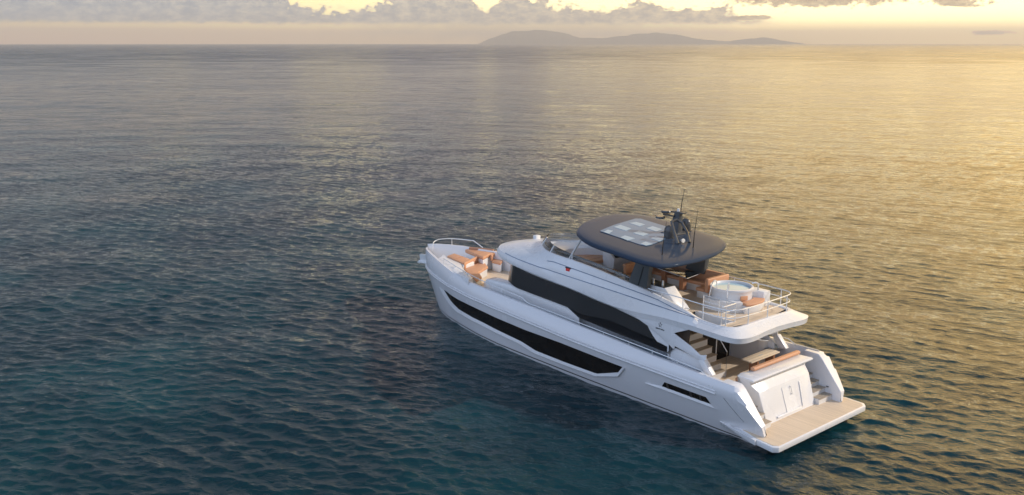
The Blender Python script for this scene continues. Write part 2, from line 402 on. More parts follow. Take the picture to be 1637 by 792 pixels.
# ------------------------------------------------------------------ the yacht: hull
# port half of the hull: x, half beam at the waterline, half beam and height of the rub rail, half beam and height of the bulwark cap
import numpy as np
HX   = np.array([1.6,  2.65, 5.8, 8.5, 10.85, 14.0, 16.0, 18.0, 20.0, 21.4, 22.5, 23.5, 24.3, 24.9, 25.2])
WLY  = np.array([2.32, 2.34, 2.37, 2.40, 2.41, 2.40, 2.36, 2.16, 1.78, 1.47, 1.10, 0.66, 0.28, 0.05, 0.0])
RBY  = np.array([3.03, 3.05, 3.06, 3.05, 3.00, 2.88, 2.79, 2.66, 2.36, 1.98, 1.62, 1.22, 0.82, 0.42, 0.0])
RBZ  = np.array([1.82, 1.83, 1.87, 1.90, 1.94, 2.04, 2.09, 2.14, 2.19, 2.20, 2.20, 2.20, 2.20, 2.20, 2.20])
CPY  = np.array([2.93, 2.93, 2.84, 2.70, 2.70, 2.60, 2.55, 2.48, 2.22, 1.84, 1.47, 1.08, 0.72, 0.38, 0.0])
CPZ  = np.array([2.26, 2.27, 2.33, 2.44, 2.52, 2.63, 2.70, 2.78, 2.93, 3.04, 3.09, 3.11, 3.10, 3.08, 3.06])
def hull_y(x, z):
    """half beam of the topsides at station x and height z (0 .. rub rail)"""
    w = np.interp(x, HX, WLY); r = np.interp(x, HX, RBY); h = np.interp(x, HX, RBZ)
    t = np.clip(z / h, 0, 1)
    return w + (r - w) * (1.35 * t - 0.35 * t * t)

yacht = thing('yacht', (12.0, 0.0, 0.0), 'white three deck motor yacht with dark grey hardtop and smoked windows lying on calm sea', 'yacht')
STB = 0.15                                                   # the bow bulwark stands a little higher to starboard
WX = [0.80, 0.84, 1.75, 1.93, 2.6]; WZ = [0.60, 0.98, 2.10, 2.26, 2.40]      # slanting after edge of the quarter wings
def hull_mesh():
    xs = np.concatenate([[0.80, 0.84, 1.1, 1.4, 1.75, 1.86, 1.95, 2.25, 2.549, 2.551, 3.0, 3.4, 4.2, 5.0, 5.649, 5.651], np.linspace(6, 17, 18), np.linspace(17.5, 25.2, 24)])
    rings = []
    for x in xs:
        wv, rb, rz, cp, cz = (float(np.interp(x, HX, T)) for T in (WLY, RBY, RBZ, CPY, CPZ))
        zc = float(np.interp(x, WX, WZ)) if x < 2.6 else 9.0
        half = [(x, wv * 0.35, -0.9), (x, wv * 0.93, -0.35)]
        half += [(x, float(hull_y(x, z)), z) for z in np.minimum(np.linspace(0, rz - 0.10, 9), zc)]
        side = [(x, rb - 0.005, rz - 0.02)]
        side += [(x, rb * (1 - t) + cp * t + 0.06 * math.sin(math.pi * t) * min(1, rb), rz + 0.03 + (cz - rz - 0.03) * t) for t in (0.0, 0.3, 0.6, 0.85, 1.0)]
        half += [p if p[2] <= zc else (x, min(p[1], float(hull_y(x, min(zc, rz)))) - 0.03 * k, zc + 0.004 * k) for k, p in enumerate(side)]
        if x < 2.55:
            zz = min(zc + 0.02, cz + 0.01); half += [(x, 2.52, zz), (x, 2.50, zz - 0.03), (x, 2.50, 0.45)]
        else:
            half += [(x, max(0, cp - 0.13), cz + 0.005), (x, max(0, cp - 0.16), cz - 0.05)]
            fz = CKZ - 0.07 if x < 5.65 else cz - 0.24 if x < 16 else max(FDZ - 0.04, cz - 0.24 - min(1, (x - 16) / 0.8) * 0.9)
            half += [(x, max(0, cp - 0.18), fz)]
        rake = lambda p: (p[0] + (0.0 if x < 23 else (x - 23) / 2.2 * (0.12 * (p[2] - 2.2) if p[2] > 2.2 else -0.31 * (2.2 - max(p[2], -0.4)) )), p[1], p[2])
        hump = np.clip((x - 17) / 4, 0, 1) * STB
        st = [(p[0], -p[1], p[2] + (hump * np.clip((p[2] - rz) / max(0.05, cz - rz), 0, 1))) for p in half]
        rings.append([rake(p) for p in half] + [rake(p) for p in reversed(st)])
    V, F = loft(rings)
    return V, F
CKZ, FDZ = 1.38, 2.22
hull = obj('hull', *hull_mesh(), M['hull'], yacht, angle=30)
def strip_on_hull(z0, z1, off, x0=1.9, x1=24.7, side=1, n=70, lift=None):
    rings = []
    for x in np.linspace(x0, x1, n):
        dxx = (-0.31 * 2.0 * (x - 23) / 2.2) if x > 23 else 0
        rings.append([(x + dxx * (1 - z / 2.2), side * (float(hull_y(x, z)) + off), z) for z in (z0, z1)])
    return loft(rings)
for sd_ in (1, -1):
    obj('boot_stripe', *strip_on_hull(0.10, 0.15, 0.006, x1=22.9, side=sd_), M['black'], hull)
    rr = []
    for x in np.linspace(2.7, 25.15, 90):
        y = float(np.interp(x, HX, RBY)); z = float(np.interp(x, HX, RBZ)); rr.append((x, sd_ * (y + 0.02), z - 0.05))
    obj('rub_rail', *merge(tube(rr, 0.035, 6), tube([(p[0], p[1] + sd_ * 0.0, p[2] + 0.11) for p in rr], 0.022, 6)), M['white'], hull)
# long hull window with the moulded ledge under it
W_TOP = [(21.03, 2.00, 1.76), (19.31, 2.37, 1.66), (17.88, 2.59, 1.66), (15.70, 2.72, 1.57), (13.62, 2.80, 1.52), (11.00, 2.91, 1.56), (9.04, 2.94, 1.52), (7.42, 2.95, 1.49)]
W_BOT = [(21.03, 2.00, 1.75), (20.33, 2.10, 1.34), (19.47, 2.20, 1.07), (17.24, 2.50, 1.00), (14.08, 2.63, 0.81), (13.11, 2.59, 0.61), (11.28, 2.63, 0.60), (9.14, 2.66, 0.64), (7.74, 2.85, 1.14), (7.42, 2.95, 1.48)]
L_OUT = [(21.62, 1.84, 1.77), (20.61, 1.97, 1.12), (19.73, 2.11, 0.88), (17.46, 2.44, 0.84), (14.21, 2.59, 0.67), (13.24, 2.55, 0.46), (11.39, 2.58, 0.46), (9.20, 2.61, 0.51), (7.74, 2.79, 0.96), (7.27, 2.95, 1.49)]
def resample(P, n):
    return [along(P, i / (n - 1)) for i in range(n)]
def mirp(p): return (p[0], -p[1], p[2])
def on_hull(p, off): return (p[0], float(hull_y(p[0], p[2])) + off, p[2])
def window_mesh():
    xs = np.linspace(W_TOP[-1][0] + 0.0, W_TOP[0][0], 90)
    tx = [p[0] for p in W_TOP][::-1]; tz = [p[2] for p in W_TOP][::-1]
    bx = [p[0] for p in W_BOT][::-1]; bz = [p[2] for p in W_BOT][::-1]
    rings = []
    for x in xs:
        zt = float(np.interp(x, tx, tz)); zb = min(zt, float(np.interp(x, bx, bz)))
        rings.append([on_hull((x, 0, zb + (zt - zb) * k / 4), 0.012) for k in range(5)])
    return loft(rings)
def ledge_mesh():
    a, b = resample(W_BOT, 60), resample(L_OUT, 60)
    top = [on_hull(p, 0.014) for p in a]; out_ = [on_hull(p, 0.075) for p in b]
    lo = [on_hull((p[0], 0, p[2] - 0.05), -0.01) for p in b]
    return loft([list(q) for q in zip(top, out_, lo)])
for f, nm in ((lambda q: q, 1), (mir, -1)):
    hw = obj('hull_window', *f(window_mesh()), M['window'], hull)
    obj('window_ledge', *f(ledge_mesh()), M['white'], hull, angle=50)
# engine room air slot near the stern
V_TOP = [(6.21, 2.86, 1.18), (5.25, 2.96, 1.49), (3.16, 2.95, 1.48), (3.00, 2.88, 1.25)]
V_BOT = [(6.22, 2.85, 1.14), (5.44, 2.89, 1.25), (4.08, 2.88, 1.24), (3.03, 2.88, 1.24)]
V_LED = [(6.25, 2.84, 1.13), (5.41, 2.85, 1.14), (4.04, 2.84, 1.14), (2.75, 2.84, 1.14)]
def slot_mesh():
    xs = np.linspace(V_TOP[3][0], V_TOP[1][0] + 0.12, 14); rings = []
    tx = [p[0] for p in V_TOP][::-1]; tz = [p[2] for p in V_TOP][::-1]; bx = [p[0] for p in V_BOT][::-1]; bz = [p[2] for p in V_BOT][::-1]
    for x in xs:
        zt = float(np.interp(x, tx, tz)); zb = min(zt, float(np.interp(x, bx, bz)))
        if x > V_TOP[1][0]: zt = zt - (x - V_TOP[1][0]) / 0.12 * (zt - zb)
        rings.append([on_hull((x, 0, zb), 0.012), on_hull((x, 0, zt), 0.012)])
    return loft(rings)
def slot_ledge():
    a, b = resample(V_BOT, 20), resample(V_LED, 20)
    return loft([[on_hull(p, 0.014), on_hull(q, 0.07), on_hull((q[0], 0, q[2] - 0.04), -0.005)] for p, q in zip(a, b)])
for f in (lambda q: q, mir):
    s_ = obj('air_slot', *f(slot_mesh()), M['window'], hull); obj('slot_ledge', *f(slot_ledge()), M['white'], hull, angle=50)
    for x in (V_TOP[2][0] + 0.25, V_TOP[2][0] + 0.7, V_TOP[1][0] - 0.25):
        zt = float(np.interp(x, [p[0] for p in V_TOP][::-1], [p[2] for p in V_TOP][::-1])); zb = float(np.interp(x, [p[0] for p in V_BOT][::-1], [p[2] for p in V_BOT][::-1]))
        obj('slot_bar', *f(prism([on_hull((x, 0, zb), 0.016), on_hull((x + 0.1, 0, zb), 0.016), on_hull((x + 0.1, 0, zt), 0.016), on_hull((x, 0, zt), 0.016)], (0, 0.012, 0))), M['slotbar'], hull)
# moulded fairlead high on the quarter
FL = [(3.13, 2.97, 2.04), (2.72, 2.97, 2.02), (2.61, 2.97, 1.92), (3.13, 2.97, 1.92)]
for f in (lambda q: q, mir):
    o = obj('fairlead', *f(prism(FL, (0, 0.035, 0))), M['stain'], hull)
    for t in (0.3, 0.7):
        c0 = Vector(FL[0]).lerp(Vector(FL[1]), t); c1 = Vector(FL[3]).lerp(Vector(FL[2]), t)
        obj('roller', *f(tube([c0 + Vector((0, 0.05, 0)), c1 + Vector((0, 0.05, 0))], 0.045)), M['steel'], o)
# stem anchor and roller
anc = obj('anchor_plate', *prism([(25.30, -0.03, 2.58), (26.00, -0.03, 2.52), (26.12, -0.03, 2.45), (26.05, -0.03, 2.02), (25.75, -0.03, 2.03), (25.30, -0.03, 1.98)], (0, 0.06, 0)), M['steel'], hull)
obj('anchor_roller', *tube([(25.95, -0.18, 2.06), (25.95, 0.18, 2.06)], 0.09, 12), M['steel'], anc)
obj('anchor_fluke', *merge(prism([(25.3, 0.05, 2.05), (25.95, 0.30, 2.05), (26.1, 0.05, 2.1)], (0, 0, 0.05)), mir(prism([(25.3, 0.05, 2.05), (25.95, 0.30, 2.05), (26.1, 0.05, 2.1)], (0, 0, 0.05)))), M['steel'], anc)

# ------------------------------------------------------------------ swim platform, wings, transom
plat_plan = [(0.16, 3.05), (0.0, 2.88), (0.0, -2.95), (0.18, -3.16), (1.0, -3.2), (1.6, -2.9), (3.0, -2.35), (3.0, 2.35), (1.55, 2.74), (1.0, 2.93)]
plat = obj('swim_platform', *slab(plat_plan, 0.35, 0.56), M['white'], yacht, bev=(0.025, 2))
obj('platform_teak', *slab([(0.24, 2.93), (0.07, 2.8), (0.07, -2.86), (0.24, -3.05), (1.02, -3.1), (1.75, -2.6), (1.75, 2.6), (1.02, 2.84)], 0.56, 0.572), M['teak'], plat)
for y in (-2.2, 2.1): obj('platform_bracket', *box(0.35, 1.6, y - 0.1, y + 0.1, -0.5, 0.35), M['black'], plat)
obj('spray_rail', *prism([(0.9, 2.93, 0.56), (2.75, 2.52, 0.56), (2.75, 2.40, 0.36), (0.9, 2.90, 0.36)], (0, 0.12, 0)), M['white'], plat)
for s in (1, -1):
    obj('panel_seam', *tube([on_hull((x, 0, z), 0.003) if s > 0 else mirp(on_hull((x, 0, z), 0.003)) for x, z in ((2.35, 1.72), (2.1, 1.45), (1.85, 1.2), (1.6, 0.95))], 0.008, 4), M['black'], hull)
# recessed locker lid on the starboard quarter, washer and light on the stair side
obj('quarter_recess', *slab([(3.3, -2.9), (2.2, -2.92), (2.05, -2.82), (3.2, -2.78)], 2.285, 2.297), M['rub'], yacht)
TB = [(1.36, 0.56), (1.86, 2.02)]
tr_pts = [(1.36, 1.60, 0.56), (1.86, 1.86, 2.0), (2.5, 1.86, 2.0), (2.5, 1.60, 0.56)]
def transom():
    P = lambda s: [(1.36, s * 1.58, 0.56), (1.78, s * 1.66, 1.74), (2.06, s * 1.80, 1.98), (2.06, s * 1.84, 2.10), (1.84, s * 1.96, 2.17), (1.81, s * 1.97, 2.24), (1.90, s * 1.95, 2.275), (2.62, s * 1.86, 2.26), (2.62, s * 1.60, 0.56)]
    V, F = loft([P(1), P(0.5), P(-0.5), P(-1)], closed=True); n = 8
    return V, F + [tuple(range(n)), tuple(range(3 * n, 4 * n))]
trn = obj('transom', *transom(), M['white'], yacht, angle=25, bev=(0.03, 2))
def on_transom(y, z, off=0.012):
    t = (z - 0.56) / 1.06; return (1.36 + 0.38 * t - off, y, z)
gar = obj('garage_door', *prism([on_transom(0.28, 0.72), on_transom(0.28, 1.60), on_transom(-0.46, 1.60), on_transom(-0.46, 0.72)], (-0.007, 0, 0.002)), M['white'], trn, bev=(0.004, 1))
obj('door_handle', *tube([on_transom(-0.22, 1.28, 0.03), on_transom(-0.22, 1.30, 0.07), on_transom(-0.22, 1.55, 0.07), on_transom(-0.22, 1.57, 0.03)], 0.02), M['steel'], gar)
# raised moulding frame on the transom: low ledge, side flutes
obj('transom_moulding', *merge(
    prism([on_transom(0.95, 0.66), on_transom(0.95, 0.73), on_transom(-0.62, 0.73), on_transom(-0.62, 0.66)], (-0.05, 0, 0.01)),
    prism([on_transom(-0.74, 0.68), on_transom(-0.80, 0.70), on_transom(-0.98, 1.57), on_transom(-0.86, 1.59)], (-0.022, 0, 0.005))
    ), M['white'], trn, bev=(0.015, 2))
for s in (1, -1):
    st = obj('stern_stairs', *merge(*[box(0.98 + 0.3 * k + 0.24, 2.9, s * 2.05 - 0.44, s * 2.05 + 0.44, 0.56, 0.58 + 0.21 * (k + 1)) for k in range(4)]), M['inner'], yacht, smooth=False)
    for k in range(4):
        obj('tread', *box(0.96 + 0.3 * k + 0.22, 1.3 + 0.3 * k + 0.24, s * 2.05 - 0.43, s * 2.05 + 0.43, 0.581 + 0.21 * (k + 1), 0.60 + 0.21 * (k + 1)), M['stepteak'], st, smooth=False)
    gt = obj('stair_gate', *box(2.42, 2.46, s * 2.22 - 0.22, s * 2.22 + 0.22, 1.50, 2.06), M['inner'], yacht, bev=(0.015, 2))
    obj('gate_latch', *box(2.39, 2.42, s * 2.02 - 0.04, s * 2.02 + 0.05, 1.75, 1.9), M['steel'], gt)
for y, zz in ((-2.495, 1.05),):
    obj('shower_socket', *lathe([(0.0, 0), (0.06, 0), (0.06, 0.02), (0, 0.02)], (1.42, y, zz), 12), M['black'], yacht)

# ------------------------------------------------------------------ decks
CKZ = 1.38
obj('cockpit_sole', *slab([(2.4, 2.74), (2.4, -2.74), (5.7, -2.62), (5.7, 2.62)], CKZ - 0.06, CKZ), M['teakx'], yacht)
def deck_strip(x0, x1, y0f, y1f, zf, n=24):
    return loft([[(x, y0f(x), zf(x)), (x, y1f(x), zf(x))] for x in np.linspace(x0, x1, n)])
capy = lambda x: float(np.interp(x, HX, CPY)); capz = lambda x: float(np.interp(x, HX, CPZ))
sidez = lambda x: capz(x) - 0.20
for s in (1, -1):
    obj('side_deck', *deck_strip(3.6, 16.6, lambda x: s * 1.9, lambda x: s * (capy(x) - 0.15), sidez), M['grille'], yacht)
FDZ = 2.22
obj('foredeck_sole', *loft([[(x, s * max(0.02, capy(x) - 0.14), FDZ) for s in (1, -1)] for x in np.linspace(15.2, 24.9, 40)]), M['teak'], yacht)
# slatted grating at the aft end of the port side deck
gr_ = obj('deck_grating', *merge(*[prism([(x, 2.32, sidez(x) + 0.02), (x + 0.05, 2.32, sidez(x) + 0.02), (x + 0.05, 2.72, sidez(x) + 0.02), (x, 2.72, sidez(x) + 0.02)], (0, 0, 0.03)) for x in np.arange(4.15, 5.9, 0.105)]), M['rub'], yacht, smooth=False)

# ------------------------------------------------------------------ deckhouse
def house():
    # plan outline of the port half, forward end rounded
    plan = [(5.6, 2.26), (8, 2.2), (13.5, 2.18), (14.8, 2.12), (15.6, 1.85), (16.1, 1.35), (16.35, 0.7), (16.4, 0.0)]
    full = plan + [(x, -y) for x, y in reversed(plan[:-1])]
    lo = [(x + (0.1 if x > 15 else 0), y * (0.78 if x < 14.5 else 0.92), sidez(min(x, 16)) - 0.15) for x, y in full]
    md = [(x + (0.2 if x > 15 else 0), y * 1.02, float(np.interp(x, [4, 5.6, 10.6, 11.4, 15.6, 16.5], [2.4, 2.42, 2.68, 3.0, 3.3, 3.34]))) for x, y in full]
    hi = [(x, y * 0.99, 4.3 if x > 12 else (3.5 + max(0, x - 7) * 0.16 if x > 7 else 3.6)) for x, y in full]
    return loft([lo, md, hi])
hs = obj('deckhouse', *house(), M['white'], yacht, angle=40)
# rounded locker running forward from the house along the port side deck (and its twin)
def locker():
    secs = []
    for x, yo, yi, zt, lean in ((10.75, 2.17, 1.9, 2.70, .10), (11.3, 2.20, 1.9, 2.98, .14), (12.5, 2.21, 1.9, 3.04, .18), (13.8, 2.21, 1.8, 3.12, .2), (15.0, 2.22, 1.7, 3.19, .18), (16.0, 2.22, 1.65, 3.18, .12), (16.9, 2.20, 1.55, 3.14, .06), (17.35, 2.14, 1.5, 3.08, .03), (17.45, 2.08, 1.55, 2.98, .02)):
        secs.append([(x, yo - lean, 2.2), (x, yo + 0.02 - lean * 0.4, zt - 0.35), (x, yo + 0.02, zt - 0.10), (x, yo - 0.03, zt - 0.02), (x, yo - 0.12, zt), (x, yi + 0.05, zt), (x, yi, zt - 0.08), (x, yi - 0.02, 2.2)])
    V, F = loft(secs); return V, F + [tuple(range(len(V) - 8, len(V)))]
for f in (lambda q: q, mir): obj('side_locker', *f(locker()), M['white'], yacht, angle=50)
# dark wrap-round glass band on the house side
G_TOP = [(16.09, 2.23, 4.24), (13.41, 2.23, 4.04), (10.96, 2.23, 3.86), (8.70, 2.23, 3.61), (8.07, 2.23, 3.51), (7.26, 2.23, 3.40), (6.11, 2.23, 3.04), (5.38, 2.23, 2.65)]
G_BOT = [(15.56, 2.23, 3.34), (14.81, 2.23, 3.19), (11.38, 2.23, 3.02), (10.66, 2.23, 2.70), (8.31, 2.23, 2.54), (5.62, 2.23, 2.41), (5.38, 2.23, 2.64)]
def band():
    tx = [p[0] for p in G_TOP][::-1]; tz = [p[2] for p in G_TOP][::-1]; bx = [p[0] for p in G_BOT][::-1]; bz = [p[2] for p in G_BOT][::-1]
    xs = np.concatenate([np.linspace(G_TOP[-1][0], 15.0, 70)]); rings = []
    hp = lambda x: float(np.interp(x, [4, 8, 13.5, 14.8, 15.6, 16.1], [2.28, 2.2, 2.18, 2.12, 1.85, 1.35])) 
    for x in xs:
        zt = float(np.interp(x, tx, tz)); zb = min(zt - 0.002, float(np.interp(x, bx, bz)))
        rings.append([(x, 2.31, zb), (x, 2.27, zb + (zt - zb) * 0.5), (x, 2.23, zt)])
    for x, y in ((15.5, 2.08), (15.95, 1.72), (16.3, 1.2), (16.5, 0.6), (16.55, 0.0)):
        rings.append([(x + 0.12, y * 1.03, 3.33), (x + 0.03, y, 3.8), (x, y * 0.985, 4.28)])
    return loft(rings)
for f in (lambda q: q, mir):
    bd = obj('window_band', *f(band()), M['cabin_glass'], hs, angle=40)
    obj('lower_glass', *f(loft([[(x, 2.318 - 0.0 * k, float(np.interp(x, [5.45, 5.75, 10.55, 11.2], [2.52, 2.45, 2.74, 2.96])) + 0.004 + k * float(np.interp(x, [5.45, 5.9, 9.0, 11.2], [0.14, 0.26, 0.36, 0.02]))) for k in (0, 1)] for x in np.linspace(5.66, 11.2, 30)])), M['deep'], bd)
# slanting buttress behind the window carrying the emblem, and the stair-side column
BT = [(7.44, 2.30, 3.53), (4.38, 2.30, 3.73), (5.33, 2.30, 3.32), (4.43, 2.30, 2.99), (4.00, 2.30, 2.77), (3.72, 2.30, 2.85), (3.72, 2.30, 2.66), (4.06, 2.30, 2.58), (5.25, 2.30, 2.81), (5.31, 2.30, 2.67), (6.05, 2.30, 3.07), (6.79, 2.30, 3.35)]
for f in (lambda q: q, mir):
    bt = obj('buttress', *f(prism(BT, (0, 0.06, 0))), M['white'], yacht, bev=(0.02, 2))
    if f((((0, 1, 0),), ()))[0][0][1] > 0: first_bt = bt
    CL = [(3.98, 2.62), (3.70, 2.68), (3.26, 2.18), (3.62, 2.12)]
    obj('column', *f(prism([(x, 2.28, z) for x, z in CL], (0, 0.24, 0))), M['white'], bt, bev=(0.03, 2))
def emblem():
    """a five pointed star over a line of lettering too small to read"""
    parts = []; r0, r1, cx, cz = 0.10, 0.042, (6.01, 2.37, 3.50)[0], (6.01, 2.37, 3.50)[2]
    star = [(math.sin(math.pi * k / 5) * (r0 if k % 2 == 0 else r1), math.cos(math.pi * k / 5) * (r0 if k % 2 == 0 else r1)) for k in range(10)]
    for k in range(10):
        if k % 5 == 3: continue
        a, b = star[k], star[(k + 1) % 10]
        parts.append(tube([(cx - a[0], 2.366, cz + a[1]), (cx - b[0], 2.366, cz + b[1])], 0.010, 4))
    x, z = cx + 0.22, cz - 0.20
    for wd in (0.04, 0.03, 0.04, 0.03, 0.03, 0.04, 0, 0.04, 0.03, 0.04, 0.03, 0.03, 0.03):
        if wd: parts.append(box(x - wd * 0.72, x, 2.362, 2.368, z, z + (0.06 if wd > 0.035 else 0.042)))
        x -= wd if wd else 0.03
    return merge(*parts)
emb = obj('emblem', *emblem(), M['roofedge'], first_bt, smooth=False)

# ------------------------------------------------------------------ upper deck shell (visor, coaming, aft lip)
# stations from the stern centre round the port side to the bow centre: lip x,y,z | coaming top x,y,z | crease blend
ST = [((2.27, 0.0, 3.83), (2.78, 0.0, 4.05)), ((2.23, 0.8, 3.82), (2.76, 0.75, 4.05)), ((2.16, 1.55, 3.81), (2.76, 1.38, 4.04)),
      ((2.22, 2.0, 3.80), (2.80, 1.70, 4.03)), ((2.42, 2.32, 3.80), (2.98, 1.94, 4.03)), ((2.9, 2.43, 3.80), (3.45, 2.08, 4.03)),
      ((4.2, 2.43, 3.84), (4.35, 2.08, 4.08)), ((5.0, 2.42, 3.84), (5.0, 2.03, 4.22)), ((5.9, 2.41, 3.82), (5.84, 2.0, 4.39)), ((7.2, 2.40, 3.74), (7.0, 2.0, 4.60)),
      ((8.3, 2.38, 3.69), (8.2, 2.0, 4.76)), ((9.4, 2.36, 3.76), (9.6, 2.0, 4.93)), ((10.9, 2.36, 3.91), (11.0, 1.98, 5.05)),
      ((12.2, 2.35, 4.00), (12.0, 1.96, 5.10)), ((13.3, 2.33, 4.08), (12.7, 1.90, 5.12)), ((14.6, 2.27, 4.17), (13.6, 1.58, 5.10)),
      ((15.7, 2.14, 4.25), (14.3, 1.15, 5.08)), ((16.7, 1.86, 4.31), (14.85, 0.75, 5.06)), ((17.4, 1.38, 4.33), (15.2, 0.45, 5.05)),
      ((17.85, 0.7, 4.32), (15.4, 0.2, 5.05)), ((18.0, 0.0, 4.32), (15.45, 0.0, 5.05))]
C2X = [4.31, 6.22, 9.32, 11.68, 13.6, 15.67]; C2Z = [4.13, 4.20, 4.33, 4.41, 4.49, 4.62]
C1X = [4.41, 5.46, 6.42, 8.2, 10.31, 12.86]; C1Z = [4.09, 4.22, 4.41, 4.54, 4.69, 4.86]
def section(lip, top):
    lip, top = Vector(lip), Vector(top); x = lip.x
    inw = Vector((top.x - lip.x, top.y - lip.y, 0)); inw = inw.normalized() if inw.length > 1e-4 else Vector((1, 0, 0))
    if x > 13.3:
        k = min(1, (x - 13.3) / 2.5)
        c2 = lip + inw * (0.10 + 0.05 * k) + Vector((0, 0, 0.38 - 0.08 * k)); c2a = lip + inw * 0.02 + Vector((0, 0, 0.16))
        c1 = c2.lerp(top, 0.5) + Vector((0, 0, 0.05 * k))
    elif x > 4.3:
        c2 = Vector((lip.x, 2.27, float(np.interp(lip.x, C2X, C2Z)))); c1 = Vector((top.x, 2.13, float(np.interp(top.x, C1X, C1Z)))); c2a = lip.lerp(c2, 0.5) + Vector((0, 0.015, 0))
    else:
        c2 = lip.lerp(top, 0.66); c1 = lip.lerp(top, 0.9); c2a = lip.lerp(top, 0.3)
    ti = top + inw * 0.12; fl = ti + inw * 0.03; fl.z = 3.97
    # nearly flush coaming at the stern
    kk = min(1, max(0, (x - 7.4) / 1.2)); un = lip + inw * (0.035 + 0.09 * kk) + Vector((0, 0, -0.19 + 0.09 * kk)); un2 = un + inw * 0.12 + Vector((0, 0, -0.01))
    gr = (c1 - c2).normalized() * 0.03
    return [un2, un, lip + inw * 0.01 + Vector((0, 0, -0.015)), lip + Vector((0, 0, 0.015)), c2a, c2 - gr, c2 + inw * 0.012 , c2 + gr, c1 - gr, c1 + inw * 0.012, c1 + gr, top - inw * 0.015, top + Vector((0, 0, 0.012)), ti, fl]
def dense(T, sub=4):
    a = smooth_path([q[0] for q in T], sub); b = smooth_path([q[1] for q in T], sub); return list(zip(a, b))
DS = dense(ST)
port = [section(a, b) for a, b in DS]
def starb(ring):
    return [Vector((p.x, -p.y, p.z)) for p in ring]
stb = [starb(r) for r in port]
full = port + [r for r in reversed(stb[1:-1])]
V, F = loft([[tuple(p) for p in r] for r in full], loop=True)
shell = obj('flybridge_shell', V, F, M['white'], yacht, angle=24)
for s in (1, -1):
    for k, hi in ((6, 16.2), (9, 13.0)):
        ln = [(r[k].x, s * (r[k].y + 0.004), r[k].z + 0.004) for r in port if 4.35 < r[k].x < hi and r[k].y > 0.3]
        obj('crease_shade', *tube(ln, 0.020, 5), M['line'], shell)  # blue-grey tube paints the shade of the shallow crease groove
# soffit under the shell and the teak fly deck with the stair opening on the port side
nr = len(port)
obj('soffit', *loft([[tuple(port[i][0]), tuple(stb[i][0])] for i in range(nr)]), M['inner'], yacht)
flo = [r[-1] for r in port]
edge = [(p.x, p.y) for p in flo]
def ey(x):
    xs = [p[0] for p in edge]; ys = [p[1] for p in edge]; o = np.argsort(xs); return float(np.interp(x, np.array(xs)[o], np.array(ys)[o]))
HX0, HX1, HY = 3.5, 5.3, 1.12
def fly_deck():
    P = []
    xs = sorted(set(list(np.linspace(2.92, 14.9, 50)) + [HX0, HX1]))
    for a, b in zip(xs[:-1], xs[1:]):
        hole = a >= HX0 - 1e-6 and b <= HX1 + 1e-6
        P.append(([(a, -ey(a), 3.97), (b, -ey(b), 3.97), (b, HY if hole else ey(b), 3.97), (a, HY if hole else ey(a), 3.97)], [(0, 1, 2, 3)]))
    return merge(*P)
fd = obj('fly_deck', *fly_deck(), M['teak'], yacht)
obj('stair_well', *merge(box(HX0 - 0.05, HX1, HY - 0.05, HY, 3.55, 3.99), box(HX0 - 0.05, HX0, HY, 2.0, 3.55, 3.99)), M['inner'], fd, smooth=False)
obj('roof_seam', *tube([(16.6, 1.55, 4.70), (16.75, 0.8, 4.735), (16.8, 0.0, 4.75), (16.75, -0.8, 4.735), (16.6, -1.55, 4.70)], 0.012, 4), M['rub'], shell)
hb = obj('horn_box', *merge(box(16.55, 16.8, -0.75, -0.45, 4.75, 5.02), box(16.5, 16.85, -0.8, -0.4, 4.70, 4.79)), M['white'], shell, bev=(0.03, 2))
nl = obj('navigation_light', *box(11.4, 11.64, 2.06, 2.2, 4.60, 4.73), M['red'], shell, bev=(0.015, 2))
obj('light_hood', *box(11.36, 11.68, 2.02, 2.18, 4.731, 4.77), M['black'], nl)
# dash moulding behind the windscreen and low glass screen along the coaming
dash_o = [(13.3, 1.62), (14.0, 1.28), (14.6, 0.85), (15.05, 0.42), (15.25, 0.0), (15.05, -0.42), (14.6, -0.85), (14.0, -1.28), (13.3, -1.62)]
dash_i = [(12.7, 1.55), (13.1, 1.25), (13.5, 0.85), (13.75, 0.42), (13.85, 0.0), (13.75, -0.42), (13.5, -0.85), (13.1, -1.25), (12.7, -1.55)]
dash = obj('dash', *loft([[(x, y, 5.03) for x, y in dash_o], [(x, y, 4.99) for x, y in dash_i], [(x - 0.12, y * 0.97, 4.9) for x, y in dash_i], [(x - 0.2, y * 0.95, 3.98) for x, y in dash_i]]), M['white'], yacht)
ws_b = smooth_path([(8.1, 1.93, 4.77), (9.6, 1.93, 4.94), (11.0, 1.91, 5.06), (12.0, 1.89, 5.11), (12.7, 1.83, 5.13), (13.6, 1.52, 5.11), (14.3, 1.10, 5.09), (14.85, 0.7, 5.07), (15.2, 0.4, 5.06), (15.38, 0.0, 5.06), (15.2, -0.4, 5.06), (14.85, -0.7, 5.07), (14.3, -1.10, 5.09), (13.6, -1.52, 5.11), (12.7, -1.83, 5.13), (11.0, -1.91, 5.06), (9.6, -1.93, 4.94), (8.1, -1.93, 4.77)], 4)
ws_t = []
for p in ws_b:
    k = min(1, max(0, (p.x - 11.5) / 2.5)); ws_t.append(p + Vector((-0.25 * k, -0.10 * (1 if p.y > 0 else -1) * k, 0.24 + 0.12 * k)))
wsc = obj('windscreen', *loft([[tuple(a), tuple(b)] for a, b in zip(ws_b, ws_t)]), M['glass'], yacht, sol=0.012)
for i in (10, 18, 27):
    a, b = ws_b[i], ws_t[i]
    obj('glass_clamp', *merge(tube([a, b], 0.035, 6)), M['steel'], wsc)

